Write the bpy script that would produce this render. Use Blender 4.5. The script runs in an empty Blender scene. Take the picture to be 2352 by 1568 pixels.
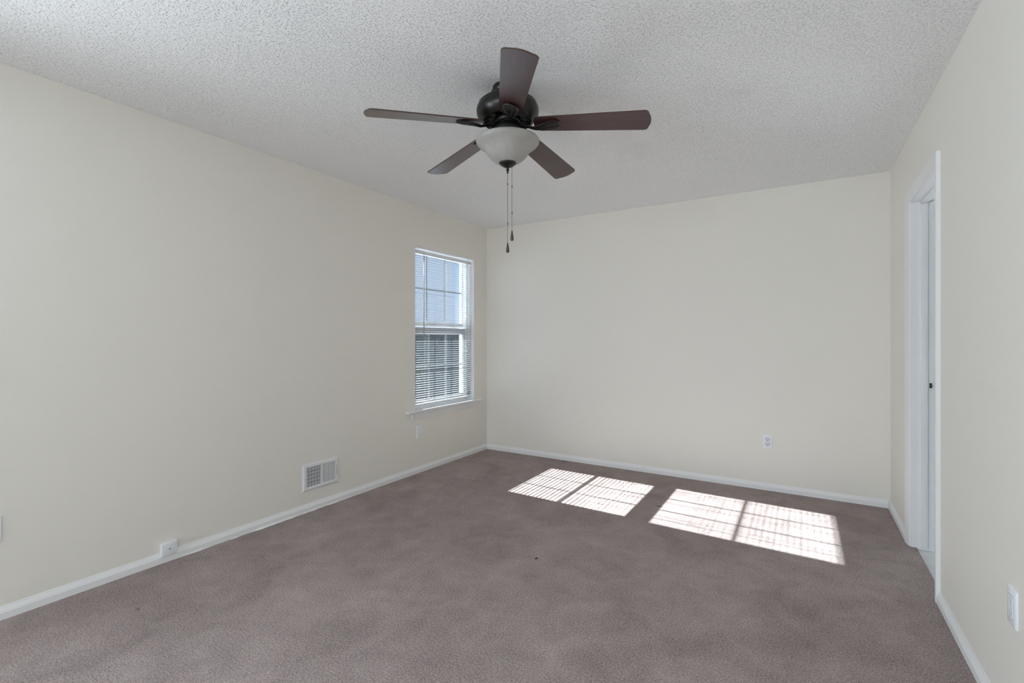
import bpy, bmesh, math, random
from mathutils import Vector, Matrix, noise

# ------------------------------------------------------------------ camera, sky, sun, fill lamps, exposure
S = bpy.context.scene
COL = S.collection
YAW = math.atan(665 / 1087.0)
CAM_H = 1.2336

cam_data = bpy.data.cameras.new('camera')
cam_data.sensor_width = 36.0
cam_data.lens = 1087.0 / 2352.0 * 36.0
cam_data.shift_y = -8.5 / 2352.0
cam_data.clip_start = 0.02
cam = bpy.data.objects.new('camera', cam_data)
cam.location = (0, 0, CAM_H)
cam.rotation_euler = (math.pi / 2, 0, YAW)
COL.objects.link(cam)
S.camera = cam

world = bpy.data.worlds.new('sky')
S.world = world
world.use_nodes = True
wn, wl = world.node_tree.nodes, world.node_tree.links
wn.clear()
w_out = wn.new('ShaderNodeOutputWorld')
w_bg = wn.new('ShaderNodeBackground')
w_tc = wn.new('ShaderNodeTexCoord')
w_sep = wn.new('ShaderNodeSeparateXYZ')
w_ramp = wn.new('ShaderNodeValToRGB')
w_ramp.color_ramp.elements[0].position = 0.0
w_ramp.color_ramp.elements[0].color = (0.58, 0.74, 0.93, 1)
w_ramp.color_ramp.elements[1].position = 0.62
w_ramp.color_ramp.elements[1].color = (1.0, 1.1, 1.25, 1)
e_mid = w_ramp.color_ramp.elements.new(0.25)
e_mid.color = (0.27, 0.46, 0.82, 1)
wl.new(w_tc.outputs['Generated'], w_sep.inputs[0])
wl.new(w_sep.outputs['Z'], w_ramp.inputs[0])
wl.new(w_ramp.outputs[0], w_bg.inputs[0])
w_bg.inputs[1].default_value = 1.0
wl.new(w_bg.outputs[0], w_out.inputs[0])

SUN_DIR = Vector((1.0, -0.036, -0.611)).normalized()
sun_data = bpy.data.lights.new('sun', 'SUN')
sun_data.energy = 43.0
sun_data.angle = math.radians(0.5)
sun_data.color = (0.94, 0.995, 1.02)
sun = bpy.data.objects.new('sun', sun_data)
sun.rotation_euler = SUN_DIR.to_track_quat('-Z', 'Y').to_euler()
sun.location = (-12, 4, 8)
COL.objects.link(sun)


def area(name, loc, direction, sx, sy, energy, color):
    d = bpy.data.lights.new(name, 'AREA')
    d.shape = 'RECTANGLE'
    d.size, d.size_y = sx, sy
    d.energy = energy
    d.color = color
    o = bpy.data.objects.new(name, d)
    o.location = loc
    o.rotation_euler = Vector(direction).to_track_quat('-Z', 'Y').to_euler()
    COL.objects.link(o)
    return o


# fill lamp added outside the unseen second left-hand window, beside the camera
area('side_window_fill', (-3.18, -0.70, 1.32), (1, 0, 0.05), 0.90, 1.45, 94.0, (0.88, 0.965, 1.03))

area('front_window_fill', (-1.75, -4.78, 1.32), (0.06, 1, 0.12), 2.1, 1.60, 66.0, (0.88, 0.965, 1.03))  # added fill lamp far behind the camera, outside the unseen front opening

S.view_settings.view_transform = 'Standard'
S.view_settings.look = 'None'
S.view_settings.gamma = 1.0
S.view_settings.exposure = 0.27
S.view_settings.use_curve_mapping = False
S.cycles.max_bounces = 14
S.cycles.diffuse_bounces = 10
S.cycles.glossy_bounces = 6
S.cycles.transparent_max_bounces = 24
S.cycles.sample_clamp_indirect = 6.0
S.cycles.caustics_reflective = False
S.cycles.caustics_refractive = False

# ------------------------------------------------------------------ helpers
XL, XR, YB, YF, H = -2.995, 0.55, 4.355, -4.6, 2.44


class MB:
    """collects shapes and links them as one mesh object"""

    def __init__(self):
        self.bm = bmesh.new()

    def quad_grid(self, pts, nu, nv, cu=False, cv=False, mat=0, smooth=True):
        vs = [self.bm.verts.new(p) for p in pts]
        for i in range(nu if cu else nu - 1):
            for j in range(nv if cv else nv - 1):
                a, b = i, (i + 1) % nu
                c, d = j, (j + 1) % nv
                try:
                    f = self.bm.faces.new((vs[a * nv + c], vs[b * nv + c], vs[b * nv + d], vs[a * nv + d]))
                    f.smooth = smooth
                    f.material_index = mat
                except ValueError:
                    pass
        return vs

    def box(self, x0, x1, y0, y1, z0, z1, bev=0.0, seg=2, M=None):
        bm2 = bmesh.new()
        vs = [bm2.verts.new((x, y, z)) for x in (x0, x1) for y in (y0, y1) for z in (z0, z1)]
        for idx in ((0, 1, 3, 2), (4, 6, 7, 5), (0, 4, 5, 1), (2, 3, 7, 6), (0, 2, 6, 4), (1, 5, 7, 3)):
            bm2.faces.new([vs[i] for i in idx])
        if bev > 0:
            bmesh.ops.bevel(bm2, geom=list(bm2.edges), offset=bev, segments=seg, profile=0.5, affect='EDGES', clamp_overlap=True)
            for f in bm2.faces:
                f.smooth = True
        self._merge(bm2, M)
        return self

    def _merge(self, bm2, M=None):
        if M is not None:
            bmesh.ops.transform(bm2, matrix=M, verts=list(bm2.verts))
        mp = {v: self.bm.verts.new(v.co) for v in bm2.verts}
        for f in bm2.faces:
            try:
                g = self.bm.faces.new([mp[v] for v in f.verts])
                g.smooth = f.smooth
                g.material_index = f.material_index
            except ValueError:
                pass
        bm2.free()

    def lathe(self, prof, seg=48, c=(0, 0, 0), M=None, cap=False):
        bm2 = bmesh.new()
        rings = []
        for r, z in prof:
            if r < 1e-6:
                rings.append([bm2.verts.new((c[0], c[1], c[2] + z))])
            else:
                rings.append([bm2.verts.new((c[0] + r * math.cos(2 * math.pi * k / seg), c[1] + r * math.sin(2 * math.pi * k / seg), c[2] + z)) for k in range(seg)])
        for a, b in zip(rings, rings[1:]):
            for k in range(seg):
                l = (k + 1) % seg
                if len(a) == 1 and len(b) == 1:
                    continue
                if len(a) == 1:
                    f = bm2.faces.new((a[0], b[k], b[l]))
                elif len(b) == 1:
                    f = bm2.faces.new((a[k], b[0], a[l]))
                else:
                    f = bm2.faces.new((a[k], b[k], b[l], a[l]))
                f.smooth = True
        if cap:
            for ring in (rings[0], rings[-1]):
                if len(ring) > 2:
                    bm2.faces.new(ring)
        self._merge(bm2, M)
        return self

    def tube(self, pts, r, seg=8, cap=True):
        pts = [Vector(p) for p in pts]
        rings = []
        for i, p in enumerate(pts):
            t = (pts[min(i + 1, len(pts) - 1)] - pts[max(i - 1, 0)]).normalized()
            up = Vector((0, 0, 1)) if abs(t.z) < 0.9 else Vector((1, 0, 0))
            a = t.cross(up).normalized()
            b = t.cross(a).normalized()
            rr = r[i] if isinstance(r, (list, tuple)) else r
            rings.append([self.bm.verts.new(p + a * rr * math.cos(2 * math.pi * k / seg) + b * rr * math.sin(2 * math.pi * k / seg)) for k in range(seg)])
        for a, b in zip(rings, rings[1:]):
            for k in range(seg):
                f = self.bm.faces.new((a[k], a[(k + 1) % seg], b[(k + 1) % seg], b[k]))
                f.smooth = True
        if cap:
            self.bm.faces.new(rings[0])
            self.bm.faces.new(list(reversed(rings[-1])))
        return self

    def prism(self, outline, axis, a0, a1, smooth=False):
        """outline (u, v) pushed along an axis from a0 to a1"""
        def P(u, v, a):
            return {'x': (a, u, v), 'y': (u, a, v), 'z': (u, v, a)}[axis]
        A = [self.bm.verts.new(P(u, v, a0)) for u, v in outline]
        B = [self.bm.verts.new(P(u, v, a1)) for u, v in outline]
        n = len(outline)
        for k in range(n):
            f = self.bm.faces.new((A[k], A[(k + 1) % n], B[(k + 1) % n], B[k]))
            f.smooth = smooth
        self.bm.faces.new(A)
        self.bm.faces.new(list(reversed(B)))
        return self

    def build(self, name, mats, parent=None, autosmooth=None):
        bmesh.ops.recalc_face_normals(self.bm, faces=list(self.bm.faces))
        me = bpy.data.meshes.new(name)
        self.bm.to_mesh(me)
        self.bm.free()
        if not isinstance(mats, (list, tuple)):
            mats = [mats]
        for m in mats:
            me.materials.append(m)
        o = bpy.data.objects.new(name, me)
        COL.objects.link(o)
        if autosmooth is not None:
            for p in me.polygons:
                p.use_smooth = True
            me.set_sharp_from_angle(angle=math.radians(autosmooth))
        if parent is not None:
            o.parent = parent
        return o


def thing(name, label, cat, loc=(0, 0, 0), group=None, rz=0.0):
    o = bpy.data.objects.new(name, None)
    o.empty_display_size = 0.05
    o.location = loc
    o.rotation_euler = (0, 0, rz)
    COL.objects.link(o)
    o['label'], o['category'] = label, cat
    if group:
        o['group'] = group
    return o


def setting(o, label=None, cat=None):
    o['kind'] = 'structure'
    if label:
        o['label'] = label
    if cat:
        o['category'] = cat
    return o


def root(name, loc=(0, 0, 0)):
    o = bpy.data.objects.new(name, None)
    o.empty_display_size = 0.05
    o.location = loc
    COL.objects.link(o)
    return o


# ------------------------------------------------------------------ materials
def mat(name, color, rough=0.5, metal=0.0, spec=0.5, coat=0.0, coat_rough=0.1):
    m = bpy.data.materials.new(name)
    m.use_nodes = True
    b = m.node_tree.nodes['Principled BSDF']
    b.inputs['Base Color'].default_value = (*color, 1)
    b.inputs['Roughness'].default_value = rough
    b.inputs['Metallic'].default_value = metal
    b.inputs['Specular IOR Level'].default_value = spec
    b.inputs['Coat Weight'].default_value = coat
    b.inputs['Coat Roughness'].default_value = coat_rough
    return m


def NT(m):
    return m.node_tree.nodes, m.node_tree.links, m.node_tree.nodes['Principled BSDF']


def coords(n):
    return n.new('ShaderNodeTexCoord').outputs['Object']


def noise_tex(n, l, vec, scale, detail=2.0, rough=0.5, dist=0.0):
    t = n.new('ShaderNodeTexNoise')
    t.inputs['Scale'].default_value = scale
    t.inputs['Detail'].default_value = detail
    t.inputs['Roughness'].default_value = rough
    t.inputs['Distortion'].default_value = dist
    l.new(vec, t.inputs['Vector'])
    return t.outputs['Fac']


def mathn(n, l, op, a, b=None, c=None, clamp=False):
    t = n.new('ShaderNodeMath')
    t.operation = op
    t.use_clamp = clamp
    for i, v in enumerate((a, b, c)):
        if v is None:
            continue
        if isinstance(v, (int, float)):
            t.inputs[i].default_value = v
        else:
            l.new(v, t.inputs[i])
    return t.outputs[0]


def maprange(n, l, v, a, b, c, d):
    t = n.new('ShaderNodeMapRange')
    t.inputs[1].default_value, t.inputs[2].default_value = a, b
    t.inputs[3].default_value, t.inputs[4].default_value = c, d
    l.new(v, t.inputs[0])
    return t.outputs[0]


def ramp(n, l, v, stops):
    t = n.new('ShaderNodeValToRGB')
    cr = t.color_ramp
    cr.elements[0].position, cr.elements[0].color = stops[0][0], (*stops[0][1], 1)
    cr.elements[1].position, cr.elements[1].color = stops[-1][0], (*stops[-1][1], 1)
    for p, c in stops[1:-1]:
        e = cr.elements.new(p)
        e.color = (*c, 1)
    l.new(v, t.inputs[0])
    return t.outputs[0]


def bump(n, l, b, height, strength, dist):
    t = n.new('ShaderNodeBump')
    t.inputs['Strength'].default_value = strength
    t.inputs['Distance'].default_value = dist
    l.new(height, t.inputs['Height'])
    l.new(t.outputs[0], b.inputs['Normal'])


# cream wall paint with a faint roller texture
M_wall = mat('cream_wall_paint', (0.80, 0.781, 0.726), 0.55, spec=0.3)
n, l, b = NT(M_wall)
v = coords(n)
bump(n, l, b, noise_tex(n, l, v, 260, 3, 0.6), 0.10, 0.001)

M_bathwall = mat('grey_wall_paint', (0.62, 0.62, 0.62), 0.6, spec=0.3)

# sprayed and knocked-down ceiling texture
M_ceil = mat('textured_ceiling', (0.92, 0.93, 0.94), 0.85, spec=0.2)
n, l, b = NT(M_ceil)
v = coords(n)
h1 = noise_tex(n, l, v, 118, 2.0, 0.55, 0.15)
h1 = maprange(n, l, h1, 0.53, 0.70, 0.0, 1.0)
h2 = noise_tex(n, l, v, 240, 2.0, 0.6)
amp = maprange(n, l, noise_tex(n, l, v, 1.1, 2.0), 0.35, 0.65, 0.75, 1.1)
hh = mathn(n, l, 'MULTIPLY', mathn(n, l, 'MULTIPLY_ADD', h2, 0.35, h1), amp)
bump(n, l, b, hh, 0.85, 0.0055)

# mauve-brown cut-pile carpet
M_carpet = mat('mauve_brown_carpet', (0.3, 0.24, 0.23), 0.95, spec=0.1)
n, l, b = NT(M_carpet)
v = coords(n)
t1 = noise_tex(n, l, v, 140, 4.0, 0.75, 0.2)
t2 = noise_tex(n, l, v, 420, 2.0, 0.6)
pile = noise_tex(n, l, v, 2.3, 4.0, 0.58, 0.9)
patch = noise_tex(n, l, v, 6.5, 4.0, 0.6, 0.8)
tuft = mathn(n, l, 'MULTIPLY_ADD', t2, 0.35, mathn(n, l, 'MULTIPLY', t1, 0.65))
fac = mathn(n, l, 'ADD', maprange(n, l, tuft, 0.36, 0.64, -0.46, 0.46),
            mathn(n, l, 'ADD', maprange(n, l, pile, 0.3, 0.7, 0.47, 0.68), maprange(n, l, patch, 0.3, 0.7, -0.085, 0.085)))
colr = ramp(n, l, fac, [(0.0, (0.10, 0.076, 0.072)), (0.33, (0.315, 0.249, 0.237)), (0.62, (0.495, 0.402, 0.382)), (1.0, (0.78, 0.67, 0.645))])


def carpet_mark(prev, cx, cy, rx, ry, color, soft=0.5):
    """a small stain of its own shape"""
    geo = n.new('ShaderNodeVectorMath')
    geo.operation = 'SUBTRACT'
    l.new(v, geo.inputs[0])
    geo.inputs[1].default_value = (cx, cy, 0)
    sc = n.new('ShaderNodeVectorMath')
    sc.operation = 'MULTIPLY'
    l.new(geo.outputs[0], sc.inputs[0])
    sc.inputs[1].default_value = (1 / rx, 1 / ry, 0)
    ln = n.new('ShaderNodeVectorMath')
    ln.operation = 'LENGTH'
    l.new(sc.outputs[0], ln.inputs[0])
    d = mathn(n, l, 'ADD', ln.outputs['Value'], mathn(n, l, 'MULTIPLY_ADD', t1, 0.8, -0.4))
    k = maprange(n, l, d, 1.0 - soft, 1.0, 1.0, 0.0)
    mx = n.new('ShaderNodeMix')
    mx.data_type = 'RGBA'
    l.new(k, mx.inputs[0])
    l.new(prev, mx.inputs[6])
    mx.inputs[7].default_value = (*color, 1)
    return mx.outputs[2]


colr = carpet_mark(colr, -1.265, 2.33, 0.011, 0.014, (0.02, 0.014, 0.013), 0.4)
colr = carpet_mark(colr, -2.02, 4.30, 0.035, 0.011, (0.06, 0.042, 0.04), 0.4)
colr = carpet_mark(colr, -0.89, 3.52, 0.035, 0.016, (0.13, 0.10, 0.095), 0.6)
colr = carpet_mark(colr, -2.45, 4.20, 0.014, 0.014, (0.09, 0.065, 0.06), 0.6)
colr = carpet_mark(colr, -2.576, 0.949, 0.022, 0.010, (0.19, 0.145, 0.138), 0.9)
l.new(colr, b.inputs['Base Color'])
bump(n, l, b, tuft, 1.0, 0.016)
b.inputs['Sheen Weight'].default_value = 0.15
b.inputs['Sheen Roughness'].default_value = 0.6

M_trim = mat('white_trim_paint', (0.82, 0.83, 0.84), 0.38, spec=0.4)
M_vinyl = mat('white_window_vinyl', (0.86, 0.87, 0.88), 0.35)
M_slat = mat('shade_greyed_blind_slat', (0.205, 0.215, 0.23), 0.45)  # white slats coloured grey so their undersides look shaded
M_rail = mat('white_blind_rail', (0.80, 0.81, 0.82), 0.4)
M_grille = mat('grey_grille_bar', (0.36, 0.37, 0.385), 0.4)
M_cord = mat('white_blind_cord', (0.75, 0.76, 0.77), 0.7)
M_wand = mat('clear_grey_plastic', (0.42, 0.43, 0.45), 0.25)
M_plate = mat('white_plastic', (0.80, 0.82, 0.86), 0.35)
M_recept = mat('pale_grey_plastic', (0.66, 0.68, 0.71), 0.4)
M_slot = mat('dark_slot', (0.05, 0.05, 0.05), 0.8)
M_slotgrey = mat('shadowed_grey_slot', (0.30, 0.30, 0.31), 0.8)
M_vent = mat('white_enamelled_steel', (0.76, 0.78, 0.80), 0.4)
M_duct = mat('dark_duct_metal', (0.06, 0.06, 0.06), 0.7)
M_screw = mat('painted_screw', (0.38, 0.38, 0.38), 0.45)
M_brass = mat('dull_brushed_steel', (0.30, 0.29, 0.28), 0.4, metal=0.8)

# oil-rubbed bronze of the fan
M_bronze = mat('oil_rubbed_bronze', (0.011, 0.0105, 0.0095), 0.32, metal=0.2, spec=0.45)
M_black = mat('black_enamel', (0.008, 0.008, 0.008), 0.45)
M_chain = mat('bronze_chain', (0.09, 0.085, 0.08), 0.4, metal=0.6)
M_fob = mat('dark_stained_wood_fob', (0.055, 0.05, 0.043), 0.45)

# cherry-stained blades
M_blade = mat('cherry_stained_blade', (0.07, 0.03, 0.03), 0.30, spec=0.5, coat=0.45, coat_rough=0.20)
n, l, b = NT(M_blade)
v = coords(n)
mp = n.new('ShaderNodeMapping')
mp.inputs['Scale'].default_value = (2.2, 26, 8)
l.new(v, mp.inputs[0])
g = noise_tex(n, l, mp.outputs[0], 3.0, 4.0, 0.6, 0.6)
l.new(ramp(n, l, g, [(0.25, (0.026, 0.009, 0.010)), (0.55, (0.048, 0.016, 0.018)), (0.8, (0.075, 0.025, 0.026))]), b.inputs['Base Color'])
M_bladeedge = mat('brown_blade_edge', (0.06, 0.032, 0.018), 0.5)

# frosted alabaster glass
M_bowl = bpy.data.materials.new('frosted_alabaster_glass')
M_bowl.use_nodes = True
n, l, b = NT(M_bowl)
v = coords(n)
g = noise_tex(n, l, v, 7.0, 3.0, 0.5, 2.6)
cb = ramp(n, l, g, [(0.3, (0.42, 0.41, 0.385)), (0.55, (0.47, 0.46, 0.435)), (0.75, (0.53, 0.52, 0.495))])
l.new(cb, b.inputs['Base Color'])
b.inputs['Roughness'].default_value = 0.42
b.inputs['Specular IOR Level'].default_value = 0.4
tr = n.new('ShaderNodeBsdfTranslucent')
l.new(cb, tr.inputs[0])
mx = n.new('ShaderNodeMixShader')
mx.inputs[0].default_value = 0.25
l.new(b.outputs[0], mx.inputs[1])
l.new(tr.outputs[0], mx.inputs[2])
l.new(mx.outputs[0], n['Material Output'].inputs[0])

# thin clear window glass
M_glass = bpy.data.materials.new('clear_window_glass')
M_glass.use_nodes = True
n, l = M_glass.node_tree.nodes, M_glass.node_tree.links
n.remove(n['Principled BSDF'])
tp = n.new('ShaderNodeBsdfTransparent')
tp.inputs[0].default_value = (0.95, 0.965, 0.97, 1)
gl = n.new('ShaderNodeBsdfGlossy')
gl.inputs['Roughness'].default_value = 0.02
fr = n.new('ShaderNodeLayerWeight')
fr.inputs[0].default_value = 0.5
fz = mathn(n, l, 'MULTIPLY_ADD', mathn(n, l, 'POWER', fr.outputs['Facing'], 4.0), 0.5, 0.02)
mx = n.new('ShaderNodeMixShader')
l.new(fz, mx.inputs[0])
l.new(tp.outputs[0], mx.inputs[1])
l.new(gl.outputs[0], mx.inputs[2])
l.new(mx.outputs[0], n['Material Output'].inputs[0])

# pale sheet vinyl beyond the doorway
M_sheet = mat('pale_grey_sheet_vinyl', (0.70, 0.72, 0.74), 0.35)
n, l, b = NT(M_sheet)
v = coords(n)
mp = n.new('ShaderNodeMapping')
mp.inputs['Scale'].default_value = (2, 18, 1)
l.new(v, mp.inputs[0])
g = noise_tex(n, l, mp.outputs[0], 2.0, 4.0, 0.6, 0.4)
l.new(ramp(n, l, g, [(0.3, (0.60, 0.62, 0.64)), (0.7, (0.78, 0.80, 0.82))]), b.inputs['Base Color'])

# outdoors
M_siding = mat('pale_blue_grey_siding', (0.50, 0.53, 0.58), 0.7)
n, l, b = NT(M_siding)
v = coords(n)
wv = n.new('ShaderNodeTexWave')
wv.wave_type, wv.bands_direction, wv.wave_profile = 'BANDS', 'Z', 'SAW'
wv.inputs['Scale'].default_value = 1.6
l.new(v, wv.inputs[0])
bump(n, l, b, wv.outputs['Fac'], 0.25, 0.006)
M_roof = mat('dark_roof_shingle', (0.10, 0.10, 0.11), 0.9)
M_yard = mat('pale_bounce_ground', (0.40, 0.40, 0.40), 0.9)  # pale so the unseen ground bounces sunlight up into the room
M_hedge = mat('dark_evergreen_leaf', (0.075, 0.088, 0.085), 0.8)

# ------------------------------------------------------------------ the room shell
WY0, WY1, WZ0, WZ1 = 3.206, 4.117, 0.560, 2.070          # window in view
VY0, VY1 = -1.155, -0.245                                  # second window added to the same wall for daylight, out of frame
WT = 0.17
m = MB()
xo = XL - WT
for y0, y1, z0, z1 in ((YF - 0.15, VY0, 0, H), (VY0, VY1, 0, WZ0), (VY0, VY1, WZ1, H), (VY1, WY0, 0, H),
                       (WY0, WY1, 0, WZ0), (WY0, WY1, WZ1, H), (WY1, YB + 0.12, 0, H)):
    m.box(xo, XL, y0, y1, z0, z1)
setting(m.build('wall_left', M_wall))
m = MB()
m.box(XL, XR, YB, YB + 0.12, 0, H)
setting(m.build('wall_back', M_wall))

DY0, DY1, DZ = 2.985, 3.615, 2.030                        # clear doorway
JT = 0.019
XO = XR + 0.112
m = MB()
m.box(XR, XO, YF - 0.15, DY0 - JT, 0, H)
m.box(XR, XO, DY0 - JT, DY1 + JT, DZ + JT, H)
m.box(XR, XO, DY1 + JT, YB + 0.12, 0, H)
setting(m.build('wall_right', M_wall))
m = MB()
FX0, FX1 = -2.88, -0.62  # opening added for the front fill lamp
m.box(XL, FX0, YF - 0.15, YF, 0, H)
m.box(FX1, XR, YF - 0.15, YF, 0, H)
m.box(FX0, FX1, YF - 0.15, YF, 0, 0.5)
m.box(FX0, FX1, YF - 0.15, YF, 2.15, H)
setting(m.build('wall_front', M_wall))

m = MB()
m.box(XL, XR + 0.028, YF, YB, -0.02, 0.0)
setting(m.build('floor', M_carpet))
m = MB()
m.box(XL - WT, XR + 0.112, YF - 0.15, YB + 0.12, H, H + 0.12)
setting(m.build('ceiling', M_ceil))

# ------------------------------------------------------------------ baseboards: low colonial profile
BH = 0.057


def base_profile(t=0.0145):
    return [(0, 0), (t, 0), (t, 0.031), (t * 0.88, 0.0325), (t * 0.86, 0.0345), (t * 0.80, 0.037), (t * 0.42, 0.0465), (t * 0.30, 0.050), (t * 0.28, 0.053), (t * 0.16, BH), (0, BH)]


def baseboard(name, wall, a0, a1):
    mm = MB()
    if wall == 'left':
        mm.prism([(XL + u, w) for u, w in base_profile()], 'y', a0, a1)
    elif wall == 'right':
        mm.prism([(XR - u, w) for u, w in base_profile()], 'y', a0, a1)
    else:
        mm.prism([(YB - u, w) for u, w in base_profile()], 'x', a0, a1)
    return setting(mm.build(name, M_trim, autosmooth=35))


bb_left = baseboard('baseboard_left', 'left', YF, YB)
baseboard('baseboard_back', 'back', XL + 0.0145, XR - 0.0145)
CO = 0.074                                               # casing reach beyond the opening
rt_base = root('baseboard_right')
setting(rt_base)
for a0, a1 in ((YF, DY0 - CO), (DY1 + CO, YB)):
    mm = MB()
    mm.prism([(XR - u, w) for u, w in base_profile()], 'y', a0, a1)
    mm.build('baseboard_run', M_trim, rt_base, autosmooth=35)

# paint slopped from the left baseboard on to the edge of the carpet
random.seed(4)
mm = MB()
pts = []
N = 150
for i in range(N + 1):
    y = 1.25 + (2.75 - 1.25) * i / N
    env = min(1.0, (y - 1.25) / 0.25, (2.75 - y) / 0.5)
    w = 0.0005 + env * max(0.0, 0.005 + 0.013 * noise.noise(Vector((y * 7.0, 3.1, 0))) + 0.006 * noise.noise(Vector((y * 23.0, 1.7, 0))))
    pts += [(XL + 0.013, y, 0.0005 + min(0.014, w)), (XL + 0.0148 + w * 0.4, y, min(0.008, 0.7 * w)), (XL + 0.0148 + w, y, 0.0004)]
mm.quad_grid(pts, N + 1, 3)
mm.build('paint_smear', M_trim, bb_left)

# ------------------------------------------------------------------ window in the left wall
SX_LO, SX_UP = -3.108, -3.140                             # glass planes of lower and upper sash


def make_window(name, y0, y1, sill=True):
    w = root(name, (0, 0, 0))
    setting(w)
    mm = MB()                                             # fixed frame
    fx0, fx1 = XL - WT - 0.01, XL - 0.085
    for a, bq, c, d in ((y0, y0 + 0.028, WZ0, WZ1), (y1 - 0.028, y1, WZ0, WZ1), (y0 + 0.028, y1 - 0.028, WZ1 - 0.022, WZ1), (y0 + 0.028, y1 - 0.028, WZ0, WZ0 + 0.038)):
        mm.box(fx0, fx1, a, bq, c, d)
    mm.build('window_frame', M_vinyl, w)
    mm = MB()                                             # white lining of the recess
    lx0, lx1 = XL - 0.086, XL - 0.0005
    mm.box(lx0, lx1, y0, y0 + 0.004, WZ0, WZ1)
    mm.box(lx0, lx1, y1 - 0.004, y1, WZ0, WZ1)
    mm.box(lx0, lx1, y0 + 0.004, y1 - 0.004, WZ1 - 0.004, WZ1)
    mm.build('jamb_liner', M_vinyl, w)
    for kind, gx, ga, gb, gz0, gz1, st in (('lower', SX_LO, y0 + 0.066, y1 - 0.066, 0.644, 1.268, 0.038), ('upper', SX_UP, y0 + 0.050, y1 - 0.036, 1.386, 2.036, 0.022)):
        s = MB()
        x0, x1 = gx - 0.015, gx + 0.015
        s.box(x0, x1, ga - st, ga, gz0 - 0.045, gz1 + (0.06 if kind == 'lower' else 0.012), 0.002, 1)
        s.box(x0, x1, gb, gb + st, gz0 - 0.045, gz1 + (0.06 if kind == 'lower' else 0.012), 0.002, 1)
        s.box(x0, x1, ga, gb, gz0 - 0.045, gz0, 0.002, 1)
        s.box(x0, x1, ga, gb, gz1, gz1 + (0.06 if kind == 'lower' else 0.012), 0.002, 1)
        so = s.build('%s_sash' % kind, M_vinyl, w)
        g_ = MB()
        g_.box(gx - 0.002, gx + 0.002, ga, gb, gz0, gz1)
        g_.build('glass_pane', M_glass, so)
        r_ = MB()
        for k in (1, 2):
            yy = ga + (gb - ga) * k / 3
            r_.box(gx - 0.008, gx - 0.003, yy - 0.008, yy + 0.008, gz0, gz1)
        zz = (gz0 + gz1) / 2
        r_.box(gx - 0.008, gx - 0.003, ga, gb, zz - 0.008, zz + 0.008)
        r_.build('muntin_grid', M_grille, so)
    if sill:
        st = MB()
        st.box(XL - 0.085, XL, y0, y1, WZ0, 0.577)
        st.prism([(XL, 0.556), (XL + 0.036, 0.556), (XL + 0.041, 0.560), (XL + 0.042, 0.567), (XL + 0.041, 0.573), (XL + 0.037, 0.577), (XL, 0.577)], 'y', y0 - 0.118, y1 + 0.094)
        st.build('window_stool', M_trim, w, autosmooth=35)
        ap = MB()
        ap.prism([(XL, 0.492), (XL + 0.010, 0.492), (XL + 0.014, 0.502), (XL + 0.015, 0.535), (XL + 0.022, 0.546), (XL + 0.026, 0.556), (XL, 0.556)], 'y', y0 - 0.045, y1 + 0.053)
        ap.build('window_apron', M_trim, w, autosmooth=35)
    return w


make_window('window_1', WY0, WY1)
make_window('added_window_2', VY0, VY1)  # unseen, added to bring in more daylight
# unseen window added behind the camera for the front fill lamp
w3 = root('added_window_3')
setting(w3)
mm = MB()
fy0, fy1 = YF - 0.13, YF - 0.05
for a, bq, c, d in ((FX0, FX0 + 0.06, 0.5, 2.15), (FX1 - 0.06, FX1, 0.5, 2.15), (FX0 + 0.06, FX1 - 0.06, 2.09, 2.15), (FX0 + 0.06, FX1 - 0.06, 0.5, 0.56), (-1.78, -1.72, 0.56, 2.09)):
    mm.box(a, bq, fy0, fy1, c, d)
mm.build('window_frame', M_vinyl, w3)

# ------------------------------------------------------------------ blind on the window in view
BX = -3.040
blind = thing('mini_blind', 'white horizontal mini blind lowered inside the window by the far corner', 'blind', (BX, (WY0 + WY1) / 2, 2.035))
BL = (0 - BX, -(WY0 + WY1) / 2, -2.035)


def bpart(mm, name, ma, parent=blind):
    for vtx in mm.bm.verts:
        vtx.co += Vector(BL)
    return mm.build(name, ma, parent)


ya, yb = WY0 + 0.006, WY1 - 0.008
mm = MB()
mm.box(BX - 0.013, BX + 0.013, ya, yb, 2.020, 2.046, 0.002, 1)
mm.box(BX - 0.013, BX + 0.0165, ya, yb, 2.024, 2.028)
bpart(mm, 'headrail', M_rail)
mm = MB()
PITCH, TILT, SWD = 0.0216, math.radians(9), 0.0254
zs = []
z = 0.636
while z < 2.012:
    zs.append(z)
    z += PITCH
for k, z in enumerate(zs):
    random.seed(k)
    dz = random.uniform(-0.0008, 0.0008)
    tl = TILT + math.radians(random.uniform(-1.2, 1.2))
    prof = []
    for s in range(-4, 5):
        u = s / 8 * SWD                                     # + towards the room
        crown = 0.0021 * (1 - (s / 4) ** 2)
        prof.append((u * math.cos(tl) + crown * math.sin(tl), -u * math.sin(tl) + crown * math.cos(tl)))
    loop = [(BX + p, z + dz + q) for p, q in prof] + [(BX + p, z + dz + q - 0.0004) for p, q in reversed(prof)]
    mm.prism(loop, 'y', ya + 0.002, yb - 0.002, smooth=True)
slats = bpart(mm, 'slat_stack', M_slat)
mm = MB()
mm.box(BX - 0.0125, BX + 0.0125, ya + 0.002, yb - 0.002, 0.606, 0.618, 0.003, 2)
bpart(mm, 'bottom_rail', M_rail)
for yc in (3.404, 3.700, 4.008):
    mm = MB()
    for dx in (-0.0135, 0.0135):
        for dy in (-0.004, 0.004):
            mm.tube([(BX + dx, yc + dy, 0.615), (BX + dx, yc + dy, 2.02)], 0.0006, 4)
    mm.tube([(BX, yc + 0.012, 0.615), (BX, yc + 0.012, 2.02)], 0.0008, 4)
    bpart(mm, 'ladder_cord', M_cord)
mm = MB()
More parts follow.
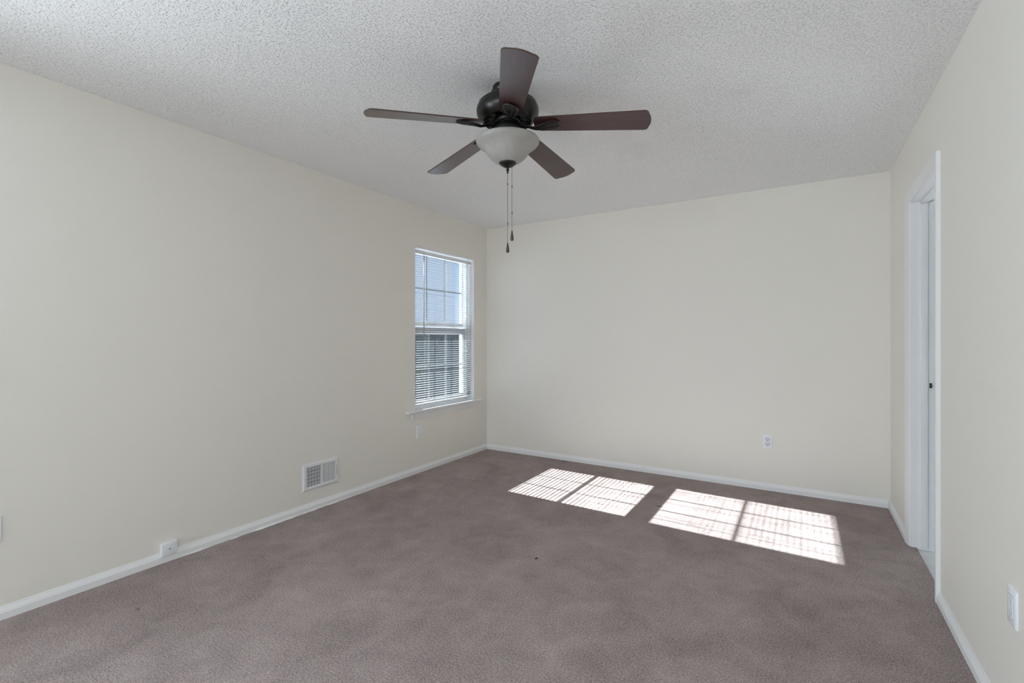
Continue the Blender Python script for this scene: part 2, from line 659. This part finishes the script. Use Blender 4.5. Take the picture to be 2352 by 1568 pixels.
mm.tube([(BX + 0.016, 3.349, 2.022), (BX + 0.026, 3.349, 2.012), (BX + 0.026, 3.349, 1.998)], 0.002, 6)
mm.tube([(BX + 0.026, 3.349, 2.0), (BX + 0.024, 3.349, 1.245)], 0.0042, 6)
bpart(mm, 'tilt_wand', M_wand)
mm = MB()
for dy in (0, 0.012, 0.024):
    mm.tube([(BX + 0.0155, 4.02 + dy, 2.022), (BX + 0.0165, 4.022 + dy, 1.10 + dy * 2)], 0.0008, 4)
mm.lathe([(0.0, 0.03), (0.003, 0.03), (0.006, 0.0), (0.0, 0.0)], 10, (BX + 0.0165, 4.034, 1.075))
bpart(mm, 'lift_cord', M_cord)

# ------------------------------------------------------------------ doorway in the right wall
door = root('door_1')
setting(door)
mm = MB()
mm.box(XR, XO, DY0 - JT, DY0, -0.008, DZ)
mm.box(XR, XO, DY1, DY1 + JT, -0.008, DZ)
mm.box(XR, XO, DY0 - JT, DY1 + JT, DZ, DZ + JT)
mm.build('door_jamb', M_trim, door)
mm = MB()
sx0, sx1 = 0.593, 0.627
mm.box(sx0, sx1, DY0, DY0 + 0.011, -0.008, DZ - 0.011, 0.002, 2)
mm.box(sx0, sx1, DY1 - 0.011, DY1, 0.004, DZ - 0.011, 0.002, 2)
mm.box(sx0, sx1, DY0, DY1, DZ - 0.011, DZ, 0.002, 2)
mm.build('door_stop', M_trim, door)


def casing(xw, sgn, name):
    """colonial casing mitred around the opening on a wall face at xw, standing out along sgn"""
    prof = [(0.0, 0.0), (0.0, 0.006), (0.004, 0.008), (0.012, 0.0085), (0.020, 0.0115), (0.040, 0.0135), (0.052, 0.0165), (0.062, 0.0175), (0.067, 0.0165), (0.068, 0.0)]
    rv = 0.006
    path = [(DY0 - rv, -0.004, -1, 0), (DY0 - rv, DZ + rv, -1, 1), (DY1 + rv, DZ + rv, 1, 1), (DY1 + rv, -0.004, 1, 0)]
    mc = MB()
    pts = []
    for y, z, dy, dz in path:
        for w, t in prof:
            pts.append((xw + sgn * t, y + dy * w, z + dz * w))
    mc.quad_grid(pts, 4, len(prof), smooth=False)
    return mc.build(name, M_trim, door, autosmooth=30)


casing(XR, -1, 'door_casing')
casing(XO, 1, 'door_casing')
mm = MB()
mm.box(0.629, 0.655, DY1 - 0.0012, DY1, 0.927, 0.985, 0.0005, 1)
sp = mm.build('strike_plate', M_trim, door)
mm = MB()
mm.box(0.634, 0.647, DY1 - 0.0016, DY1 - 0.0010, 0.941, 0.970)
mm.box(0.6500, 0.6535, DY1 - 0.0016, DY1 - 0.0010, 0.951, 0.957)
mm.build('latch_hole', M_slot, sp)

# the room beyond the doorway
BX1, BY0, BY1 = 2.3, 1.4, 4.9
mm = MB()
mm.box(XR + 0.028, BX1, BY0, BY1, -0.03, -0.006)
setting(mm.build('floor_bathroom', M_sheet))
mm = MB()
mm.box(BX1, BX1 + 0.1, BY0, BY1, -0.03, H)
setting(mm.build('wall_bathroom_right', M_bathwall))
mm = MB()
mm.box(XO, BX1 + 0.1, BY1, BY1 + 0.1, -0.03, H)
setting(mm.build('wall_bathroom_back', M_bathwall))
mm = MB()
mm.box(XO, BX1 + 0.1, BY0 - 0.1, BY0, -0.03, H)
setting(mm.build('wall_bathroom_front', M_bathwall))
mm = MB()
mm.box(XO, BX1 + 0.1, BY0 - 0.1, BY1 + 0.1, H, H + 0.1)
setting(mm.build('ceiling_bathroom', M_bathwall))

# ------------------------------------------------------------------ ceiling fan
FS = 1.0146
FC = Vector((-1.194, 1.912)) * FS
fan = thing('ceiling_fan', 'dark bronze five-blade ceiling fan with frosted glass bowl light and two pull chains', 'ceiling fan', (FC.x, FC.y, H))
fan.scale = (FS, FS, FS)
Z0 = -H + 0.0173                                                   # parts are written in room heights


def fpart(mm, name, ma, parent=fan, **k):
    return mm.build(name, ma, parent, **k)


mm = MB()
mm.lathe([(0.0, 0.0), (0.071, 0.0), (0.072, -0.006), (0.070, -0.020), (0.062, -0.034), (0.046, -0.045), (0.034, -0.050), (0.034, -0.062), (0.0, -0.062)], 48)
canopy = fpart(mm, 'canopy', M_bronze, autosmooth=40)
for a in (205, 330):
    mm = MB()
    c, s_ = math.cos(math.radians(a)), math.sin(math.radians(a))
    mm.lathe([(0, 0.004), (0.004, 0.003), (0.004, -0.001), (0, -0.001)], 8, (0.073 * c, 0.073 * s_, -0.010))
    fpart(mm, 'canopy_screw', M_bronze, canopy)
mm = MB()
P = [(0.0, 2.377), (0.036, 2.377), (0.066, 2.374), (0.098, 2.366), (0.122, 2.355), (0.1375, 2.3425), (0.1385, 2.3410), (0.137, 2.3395), (0.1445, 2.328), (0.1485, 2.314), (0.1475, 2.298),
     (0.141, 2.282), (0.131, 2.270), (0.122, 2.263), (0.116, 2.260), (0.113, 2.263), (0.108, 2.275), (0.094, 2.288), (0.070, 2.296), (0.0, 2.296)]
mm.lathe([(r, z + Z0) for r, z in P], 72)
housing = fpart(mm, 'motor_housing', M_bronze, autosmooth=30)
mm = MB()
for k in range(22):                                       # openwork ribs under the housing
    a0 = 2 * math.pi * k / 22
    pts, rr = [], []
    for t in range(7):
        f = t / 6
        r = 0.113 - 0.053 * f
        a = a0 + 0.30 * f * (1 if k % 2 else -1) * 0.55
        z = 2.265 + 0.006 * math.sin(f * math.pi) + 0.008 * f
        pts.append((r * math.cos(a), r * math.sin(a), z + Z0))
        rr.append(0.0038 - 0.0012 * f)
    mm.tube(pts, rr, 6)
fpart(mm, 'vent_grille', M_bronze, housing)
mm = MB()                                                 # small reversing switch on the lower shell
mm.box(0.120, 0.134, -0.004, 0.004, 2.262 + Z0, 2.274 + Z0, 0.0015, 1, Matrix.Rotation(math.radians(-38), 4, 'Z'))
fpart(mm, 'reverse_switch', M_black, housing)
mm = MB()
P = [(0.0, 2.292), (0.056, 2.292), (0.060, 2.288), (0.061, 2.258), (0.058, 2.253), (0.050, 2.250), (0.050, 2.246), (0.0, 2.246)]
mm.lathe([(r, z + Z0) for r, z in P], 48)
fpart(mm, 'rotor_hub', M_bronze, autosmooth=40)
mm = MB()
P = [(0.0, 2.247), (0.044, 2.247), (0.056, 2.240), (0.064, 2.226), (0.066, 2.206), (0.060, 2.196), (0.0, 2.196)]
mm.lathe([(r, z + Z0) for r, z in P], 48)
fpart(mm, 'switch_housing', M_black, autosmooth=40)

R_TIP = 0.657
BLADE_R0 = 0.128
Z_ROOT, Z_TIP = 2.2405, 2.196
tip_dz = [0.008, 0.001, -0.002, -0.012, -0.010]
angles = [math.degrees(-0.9463) + 72 * k for k in range(5)]
PITCHA = math.radians(11)


def blade_outline():
    """(r, half width lower side, half width upper side) traced as a closed loop in (r, w)"""
    L = []
    w0, w1 = 0.050, 0.068
    # root rounded corner, then along one edge, the bowed tip, back along the other
    def edge(r):
        return w0 + (w1 - w0) * (r - BLADE_R0) / (R_TIP - BLADE_R0)
    rc0, rc1 = 0.034, 0.024
    up = []
    for k in range(7):
        a = math.pi / 2 * k / 6
        up.append((BLADE_R0 + rc0 * (1 - math.sin(a)) * 0.8, (edge(BLADE_R0) - rc0) + rc0 * math.cos(a)))
    up = list(reversed(up))                                  # from the root face outwards
    up = [(BLADE_R0, 0.014)] + up
    for k in range(1, 12):
        r = BLADE_R0 + 0.03 + (R_TIP - 0.03 - BLADE_R0 - 0.03) * k / 11
        up.append((r, edge(r)))
    for k in range(1, 8):
        a = math.pi / 2 * k / 7
        up.append((R_TIP - 0.010 - rc1 + rc1 * math.sin(a), edge(R_TIP) - rc1 + rc1 * math.cos(a)))
    for k in range(1, 5):
        w = (edge(R_TIP) - rc1) * (1 - k / 4)
        up.append((R_TIP - 0.010 * (w / (edge(R_TIP) - rc1)) ** 2, w))
    L = up + [(r, -w) for r, w in reversed(up[:-1])]
    return L


def iron_mesh():
    """S-curved arm that spreads into a ribbed leaf under the blade root, pointing along +x"""
    mi = MB()
    NR, NW = 34, 25
    top, bot = [], []
    for i in range(NR):
        f = i / (NR - 1)
        r = 0.052 + (0.250 - 0.052) * f
        # half width
        keys = [(0, 0.014), (0.18, 0.0105), (0.34, 0.0115), (0.50, 0.018), (0.66, 0.0285), (0.80, 0.0365), (0.90, 0.0345), (0.96, 0.024), (1.0, 0.004)]
        for (fa, wa), (fb, wb) in zip(keys, keys[1:]):
            if fa <= f <= fb:
                q = (f - fa) / (fb - fa)
                q = q * q * (3 - 2 * q)
                hw = wa + (wb - wa) * q
                break
        cen = 0.012 * math.sin(f * math.pi * 0.9) * (1 - f * 0.3) - 0.004
        zc = 0.0
        kz = [(0, 0.006), (0.2, -0.010), (0.42, -0.018), (0.62, -0.0135), (0.8, -0.011), (1.0, -0.0065)]
        for (fa, wa), (fb, wb) in zip(kz, kz[1:]):
            if fa <= f <= fb:
                q = (f - fa) / (fb - fa)
                q = q * q * (3 - 2 * q)
                zc = wa + (wb - wa) * q
                break
        slope = -(Z_ROOT - Z_TIP) / (R_TIP - 0.06) * (r - 0.10)
        for j in range(NW):
            t = -1 + 2 * j / (NW - 1)
            body = (1 - abs(t) ** 3.0)
            # flutes on one half of the leaf only
            rib = 0.0
            if t > -0.25:
                rib = 0.0024 * math.cos((t + 0.25) * 4.2 * math.pi) * min(1, f * 2.5) * (1 - 0.3 * f)
            y = cen + hw * t
            th = 0.0072 * body + 0.0008
            bot.append((r, y, zc + slope - th * 0.75 - rib * body))
            top.append((r, y, zc + slope + th * 0.55))
    vb = mi.quad_grid(bot, NR, NW)
    vt = mi.quad_grid(top, NR, NW)
    for i in range(NR - 1):
        for j in (0, NW - 1):
            mi.bm.faces.new((vb[i * NW + j], vb[(i + 1) * NW + j], vt[(i + 1) * NW + j], vt[i * NW + j])).smooth = True
    for j in range(NW - 1):
        for i in (0, NR - 1):
            mi.bm.faces.new((vb[i * NW + j], vb[i * NW + j + 1], vt[i * NW + j + 1], vt[i * NW + j])).smooth = True
    return mi


for k in range(5):
    rb = bpy.data.objects.new('blade_pivot', None)
    # blade: flat board, pitched about its own length, drooping a little
    out = blade_outline()
    mb = MB()
    drop = (Z_ROOT - Z_TIP - tip_dz[k])
    TH = 0.0055

    def place(r, w, zz):
        zc = Z_ROOT - drop * (r - 0.06) / (R_TIP - 0.06)
        return (r, w * math.cos(PITCHA) + zz * math.sin(PITCHA), zc - w * math.sin(PITCHA) + zz * math.cos(PITCHA) - Z_ROOT)
    bot = [mb.bm.verts.new(place(r, w, 0.0)) for r, w in out]
    top = [mb.bm.verts.new(place(r, w, TH)) for r, w in out]
    fb = mb.bm.faces.new(bot)
    ft = mb.bm.faces.new(list(reversed(top)))
    nn = len(out)
    for i in range(nn):
        fe = mb.bm.faces.new((bot[i], bot[(i + 1) % nn], top[(i + 1) % nn], top[i]))
        fe.material_index = 1
    bo = mb.build('blade', [M_blade, M_bladeedge], fan)
    bo.location = (0, 0, Z_ROOT + Z0)
    bo.rotation_euler = (0, 0, math.radians(angles[k]))
    ir = iron_mesh()
    for vtx in ir.bm.verts:                               # follow the blade's pitch where it bears on it
        f = max(0.0, min(1.0, (vtx.co.x - 0.08) / 0.06))
        a = PITCHA * f
        y, zq = vtx.co.y, vtx.co.z
        vtx.co.y = y * math.cos(a) + zq * math.sin(a)
        vtx.co.z = -y * math.sin(a) + zq * math.cos(a)
    io = ir.build('blade_iron', M_bronze, bo)
    bpy.data.objects.remove(rb)

# glass bowl of the light
mm = MB()
P = [(0.0, 2.063), (0.030, 2.0635), (0.048, 2.067), (0.066, 2.075), (0.082, 2.088), (0.094, 2.102), (0.103, 2.116), (0.112, 2.128), (0.127, 2.140), (0.142, 2.151), (0.1495, 2.160),
     (0.151, 2.167), (0.147, 2.1735), (0.138, 2.1775), (0.122, 2.179), (0.117, 2.177), (0.130, 2.172), (0.141, 2.166), (0.142, 2.160), (0.135, 2.152), (0.118, 2.140), (0.100, 2.120), (0.085, 2.097), (0.060, 2.078), (0.0, 2.069)]
mm.lathe([(r, z + Z0) for r, z in P], 80)
bowl = fpart(mm, 'light_bowl', M_bowl)
bowl['label'] = 'frosted alabaster glass bowl'
mm = MB()
P = [(0.0, 2.071), (0.036, 2.0705), (0.0410, 2.0675), (0.0415, 2.0635), (0.038, 2.059), (0.028, 2.051), (0.018, 2.046), (0.010, 2.043), (0.0, 2.042)]
mm.lathe([(r, z + Z0) for r, z in P], 48)
fcap = fpart(mm, 'bowl_cap', M_bronze)
mm = MB()
P = [(0.0, 2.046), (0.0065, 2.045), (0.0065, 2.041), (0.0045, 2.0385), (0.006, 2.036), (0.0085, 2.0325), (0.006, 2.0285), (0.0040, 2.026), (0.0040, 2.020), (0.0048, 2.018), (0.003, 2.015), (0.0, 2.015)]
mm.lathe([(r, z + Z0) for r, z in P], 20)
fpart(mm, 'finial', M_bronze, fcap)
RT = Vector((math.cos(YAW), math.sin(YAW)))
FWD = Vector((-math.sin(YAW), math.cos(YAW)))


def chain(off, zt, zb, conn, fob_top, fob_bot):
    p = RT * off[0] + FWD * off[1]
    mc = MB()
    z = zt
    mc.tube([(p.x, p.y, zt + Z0), (p.x, p.y, zb + Z0)], 0.0006, 5)
    bm2 = []
    while z > zb:
        mc.lathe([(0.0, 0.0013), (0.0011, 0.0007), (0.0013, 0.0), (0.0011, -0.0007), (0.0, -0.0013)], 6, (p.x, p.y, z + Z0))
        z -= 0.0036
    for zc in conn:
        mc.lathe([(0.0, 0.006), (0.0018, 0.005), (0.0023, 0.003), (0.0023, -0.003), (0.0018, -0.005), (0.0, -0.006)], 8, (p.x, p.y, zc + Z0))
    co = fpart(mc, 'pull_chain', M_chain)
    hgt = fob_top - fob_bot
    Q = [(0.0, 0.0), (0.0028, -0.001), (0.0036, -0.010), (0.0048, -0.22 * hgt - 0.004), (0.0068, -0.55 * hgt), (0.0083, -0.78 * hgt), (0.0078, -0.90 * hgt), (0.0050, -0.975 * hgt), (0.0, -hgt)]
    mf = MB()
    mf.lathe([(r, z) for r, z in Q], 18, (p.x, p.y, fob_top + Z0))
    fo = fpart(mf, 'pull_fob', M_fob, co)
    fo['label'] = 'dark wooden teardrop pull'
    return co


chain((0.0, 0.0), 2.016, 1.684, (1.965, 1.777), 1.686, 1.638)
chain((0.0205, 0.0), 2.056, 1.743, (1.953, 1.829), 1.744, 1.695)

# ------------------------------------------------------------------ outlets
def rounded_rect(w, h, r, n_=4):
    L = []
    for cx, cy, a0 in ((w / 2 - r, h / 2 - r, 0), (-w / 2 + r, h / 2 - r, 90), (-w / 2 + r, -h / 2 + r, 180), (w / 2 - r, -h / 2 + r, 270)):
        for k in range(n_ + 1):
            a = math.radians(a0 + 90 * k / n_)
            L.append((cx + r * math.cos(a), cy + r * math.sin(a)))
    return L


def plate_loft(mm, w, h, t, r=0.005, bevel=0.005):
    rings = []
    for s, d in ((0.0, 0.0), (0.0005, t * 0.45), (bevel * 0.4, t * 0.8), (bevel, t)):
        rings.append([(x, y, d) for x, y in rounded_rect(w - 2 * s, h - 2 * s, max(0.001, r - s * 0.5))])
    nn = len(rings[0])
    vs = [[mm.bm.verts.new(p) for p in rg] for rg in rings]
    for a, bq in zip(vs, vs[1:]):
        for k in range(nn):
            mm.bm.faces.new((a[k], a[(k + 1) % nn], bq[(k + 1) % nn], bq[k])).smooth = True
    mm.bm.faces.new(vs[-1])
    mm.bm.faces.new(list(reversed(vs[0])))


def outlet(label, loc, normal, decora, group='wall outlets'):
    """faceplate drawn in local x (width), y (height), z (out of the wall)"""
    o = thing('wall_outlet', label, 'outlet', loc, group)
    zax = Vector(normal)
    yax = Vector((0, 0, 1))
    xax = yax.cross(zax)
    o.rotation_euler = Matrix((xax, yax, zax)).transposed().to_euler()
    W, Hh, T = 0.071, 0.116, 0.0062
    mm = MB()
    plate_loft(mm, W, Hh, T)
    mm.build('cover_plate', M_plate, o, autosmooth=40)
    if decora:
        mm = MB()
        plate_loft(mm, 0.033, 0.067, T + 0.0016, 0.002, 0.001)
        body = mm.build('receptacle', M_plate, o, autosmooth=40)
        mm = MB()
        tz = T + 0.0017
        mm.box(-0.0172, 0.0172, -0.0342, 0.0342, T - 0.0006, T + 0.0002)
        mm.build('receptacle_gap', M_slotgrey, body)
        for cy in (0.0195, -0.0195):
            mm = MB()
            for sx, hgt in ((-0.0062, 0.0075), (0.0062, 0.0065)):
                mm.box(sx - 0.0008, sx + 0.0008, cy + 0.003 - hgt / 2, cy + 0.003 + hgt / 2, tz - 0.001, tz + 0.0001)
            mm.lathe([(0.0, 0.0), (0.0022, 0.0), (0.0022, -0.001), (0.0, -0.001)], 10, (0, cy - 0.0062, tz + 0.0001))
            mm.build('slot_openings', M_slotgrey, body)
        scr = (0.048, -0.048)
    else:
        for cy in (0.0195, -0.0195):
            mm = MB()
            L = []
            for k in range(40):
                a = 2 * math.pi * k / 40
                x, y = 0.0172 * math.cos(a), 0.0172 * math.sin(a)
                L.append((x, cy + max(-0.0135, min(0.0135, y))))
            mm.prism(L, 'z', T - 0.001, T + 0.0022)
            body = mm.build('receptacle', M_recept, o)
            mm = MB()
            tz = T + 0.0023
            for sx, hgt in ((-0.0064, 0.0085), (0.0064, 0.0075)):
                mm.box(sx - 0.0013, sx + 0.0013, cy + 0.0030 - hgt / 2, cy + 0.0030 + hgt / 2, tz - 0.0008, tz)
            mm.lathe([(0.0, 0.0), (0.0028, 0.0), (0.0028, -0.0008), (0.0, -0.0008)], 12, (0, cy - 0.0075, tz))
            mm.build('slot_openings', M_slot, body)
            mm = MB()
            ring = []
            for k in range(40):
                a = 2 * math.pi * k / 40
                for rr in (0.0172, 0.0186):
                    x, y = rr * math.cos(a), rr * math.sin(a)
                    lim = 0.0135 if rr < 0.018 else 0.0148
                    ring.append((x, cy + max(-lim, min(lim, y)), T + 0.0002))
            mm.quad_grid(ring, 40, 2, cu=True)
            mm.build('receptacle_gap', M_slotgrey, body)
        scr = (0.0,)
    for sy in scr:
        mm = MB()
        mm.lathe([(0.0, 0.0012), (0.0022, 0.0008), (0.0028, 0.0), (0.0028, -0.001)], 12, (0, sy, T))
        mm.build('plate_screw', M_plate, o)
    return o


outlet('white wall outlet with round receptacles on the back wall above the sunlit carpet', (-0.2345, YB, 0.392), (0, -1, 0), False)
outlet('white wall outlet just below the window stool', (XL, 3.258, 0.374), (1, 0, 0), True)
outlet('white wall outlet on the wall beside the doorway, on the camera side', (XR, 2.021, 0.4165), (-1, 0, 0), True)
outlet('white wall outlet cut off at the left edge of the frame above the baseboard', (XL, 0.5685, 0.396), (1, 0, 0), True)

# ------------------------------------------------------------------ surface jack box sitting on the baseboard
jack = thing('wall_jack', 'small white surface wall jack box sitting on top of the left baseboard', 'wall jack', (XL, 1.241, 0.0715))
mm = MB()
mm.box(0, 0.026, -0.038, 0.038, -0.033, 0.034, 0.003, 3)
jb = mm.build('jack_body', M_plate, jack)
mm = MB()
mm.box(0.0262, 0.0266, -0.006, 0.006, -0.001, 0.0035, 0.001, 1)
mm.lathe([(0, 0.001), (0.0022, 0.0006), (0.0026, 0.0)], 10, (0, 0, 0), Matrix.Translation((0.026, 0, -0.006)) @ Matrix.Rotation(math.pi / 2, 4, 'Y'))
mm.build('jack_port', M_slotgrey, jb)

# ------------------------------------------------------------------ wall register
VYC, VZC = 2.2205, 0.2405
reg = thing('wall_register', 'white steel wall register with vertical louvres low on the left wall', 'wall register', (XL, VYC, VZC))
VW, VH = 0.305, 0.193
gy0, gy1, gz0, gz1 = -0.120, 0.124, -0.068, 0.068
mm = MB()
outer = [(-VW / 2, -VH / 2), (VW / 2, -VH / 2), (VW / 2, VH / 2), (-VW / 2, VH / 2)]


def rect_ring(mm, rects):
    vs = []
    for (a0, a1, c0, c1, d) in rects:
        vs.append([mm.bm.verts.new((d, y, z)) for y, z in ((a0, c0), (a1, c0), (a1, c1), (a0, c1))])
    for a, bq in zip(vs, vs[1:]):
        for k in range(4):
            mm.bm.faces.new((a[k], a[(k + 1) % 4], bq[(k + 1) % 4], bq[k]))


rect_ring(mm, [(-VW / 2, VW / 2, -VH / 2, VH / 2, 0.0), (-VW / 2, VW / 2, -VH / 2, VH / 2, 0.002), (-VW / 2 + 0.011, VW / 2 - 0.011, -VH / 2 + 0.011, VH / 2 - 0.011, 0.0085),
               (gy0 - 0.003, gy1 + 0.003, gz0 - 0.003, gz1 + 0.003, 0.0085), (gy0, gy1, gz0, gz1, 0.006), (gy0, gy1, gz0, gz1, 0.0012)])
frame = mm.build('register_frame', M_vent, reg)
mm = MB()
mm.box(0.0004, 0.0012, gy0, gy1, gz0, gz1)
mm.build('duct_opening', M_duct, reg)


def louvre_bank(y0, y1, ang, w):
    mm = MB()
    nb = 9
    for k in range(nb):
        y = y0 + (y1 - y0) * (k + 0.5) / nb
        c, s_ = math.cos(ang), math.sin(ang)
        mm.prism([(0.0045 + s_ * w / 2 * 0.5, y + c * w / 2), (0.0045 + s_ * w / 2 * 0.5 + 0.0006, y + c * w / 2 + 0.0006), (0.0055 - s_ * w / 2 * 0.5 + 0.0006, y - c * w / 2), (0.0045 - s_ * w / 2 * 0.5, y - c * w / 2 - 0.0004)], 'z', gz0, gz1)
    return mm.build('louvre_bank', M_vent, reg)


louvre_bank(gy0, -0.006, math.radians(62), 0.0068)
lb = louvre_bank(0.006, gy1, math.radians(14), 0.0084)
mm = MB()
mm.box(0.003, 0.0075, -0.006, 0.006, gz0, gz1)
mm.build('centre_bar', M_vent, reg)
mm = MB()
for k in range(5):
    zz = gz0 + (gz1 - gz0) * (k + 0.6) / 5.2
    mm.box(0.0013, 0.0022, gy0, -0.006, zz - 0.003, zz + 0.003)
mm.build('damper_blade', M_screw, reg)
mm = MB()
mm.box(0.0083, 0.0088, 0.1315, 0.1335, -0.035, 0.040)
mm.build('lever_slot', M_slot, reg)
mm = MB()
mm.box(0.0085, 0.016, 0.130, 0.135, 0.010, 0.020, 0.001, 1)
mm.build('damper_lever', M_vent, reg)
for yy, zz in ((-0.136, -0.004), (0.1425, 0.006)):
    mm = MB()
    mm.lathe([(0, 0.0015), (0.0022, 0.0012), (0.0030, 0.0), (0.0030, -0.001)], 12, (0, 0, 0), Matrix.Translation((0.0085, yy, zz)) @ Matrix.Rotation(math.pi / 2, 4, 'Y'))
    mm.build('mounting_screw', M_screw, reg)

# ------------------------------------------------------------------ unseen block added to keep the sun off the second window
mm = MB()
mm.box(-6.4, -5.2, -4.0, 0.9, -2.9, 4.4)
setting(mm.build('sun_blocker', M_siding))

# ------------------------------------------------------------------ outdoors, seen between the slats
GZ = -2.9
mm = MB()
mm.box(-60, XL - WT - 0.02, -30, 60, GZ - 0.2, GZ)
bounce_ground = setting(mm.build('ground', M_yard))  # hidden by the hedge, acts as a reflector for the ceiling
house = thing('neighbour_house', 'pale blue-grey house outside, seen between the upper slats of the window blind', 'house', (-11.5, 9.4, GZ))
mm = MB()
mm.box(-2.5, 2.5, -3.0, 2.0, 0, 8.2)
mm.build('house_wall', M_siding, house)
mm = MB()
mm.prism([(-3.3, 8.1), (3.0, 8.1), (3.0, 8.3), (0.0, 10.6), (-3.3, 8.3)], 'x', -2.9, 2.9)
mm.build('house_roof', M_roof, house)
hedge = MB()
NU, NVV = 46, 40
random.seed(9)
pts = []
for i in range(NU):
    for j in range(NVV):
        u = i / (NU - 1)
        a = 2 * math.pi * j / NVV
        r = 0.55 * (0.96 if 0.02 < u < 0.98 else 0.4)
        y = -2.2 + 4.4 * u
        x = r * math.cos(a)
        z = 2.15 + (1.85 if math.sin(a) > 0 else 2.1) * (abs(math.sin(a)) ** 0.6) * (1 if math.sin(a) > 0 else -1)
        d = 0.16 * noise.noise(Vector((x * 3, y * 3, z * 3))) + 0.09 * noise.noise(Vector((x * 9, y * 9, z * 9)))
        pts.append((x + d, y + d * 0.4, z + d))
hedge.quad_grid(pts, NU, NVV, cv=True, smooth=False)
hd = hedge.build('hedge', M_hedge)
hd.location = (-6.4, 7.2, GZ + 0.22)
hd['label'] = 'dark evergreen hedge outside, seen between the lower slats of the window blind'
hd['category'] = 'hedge'
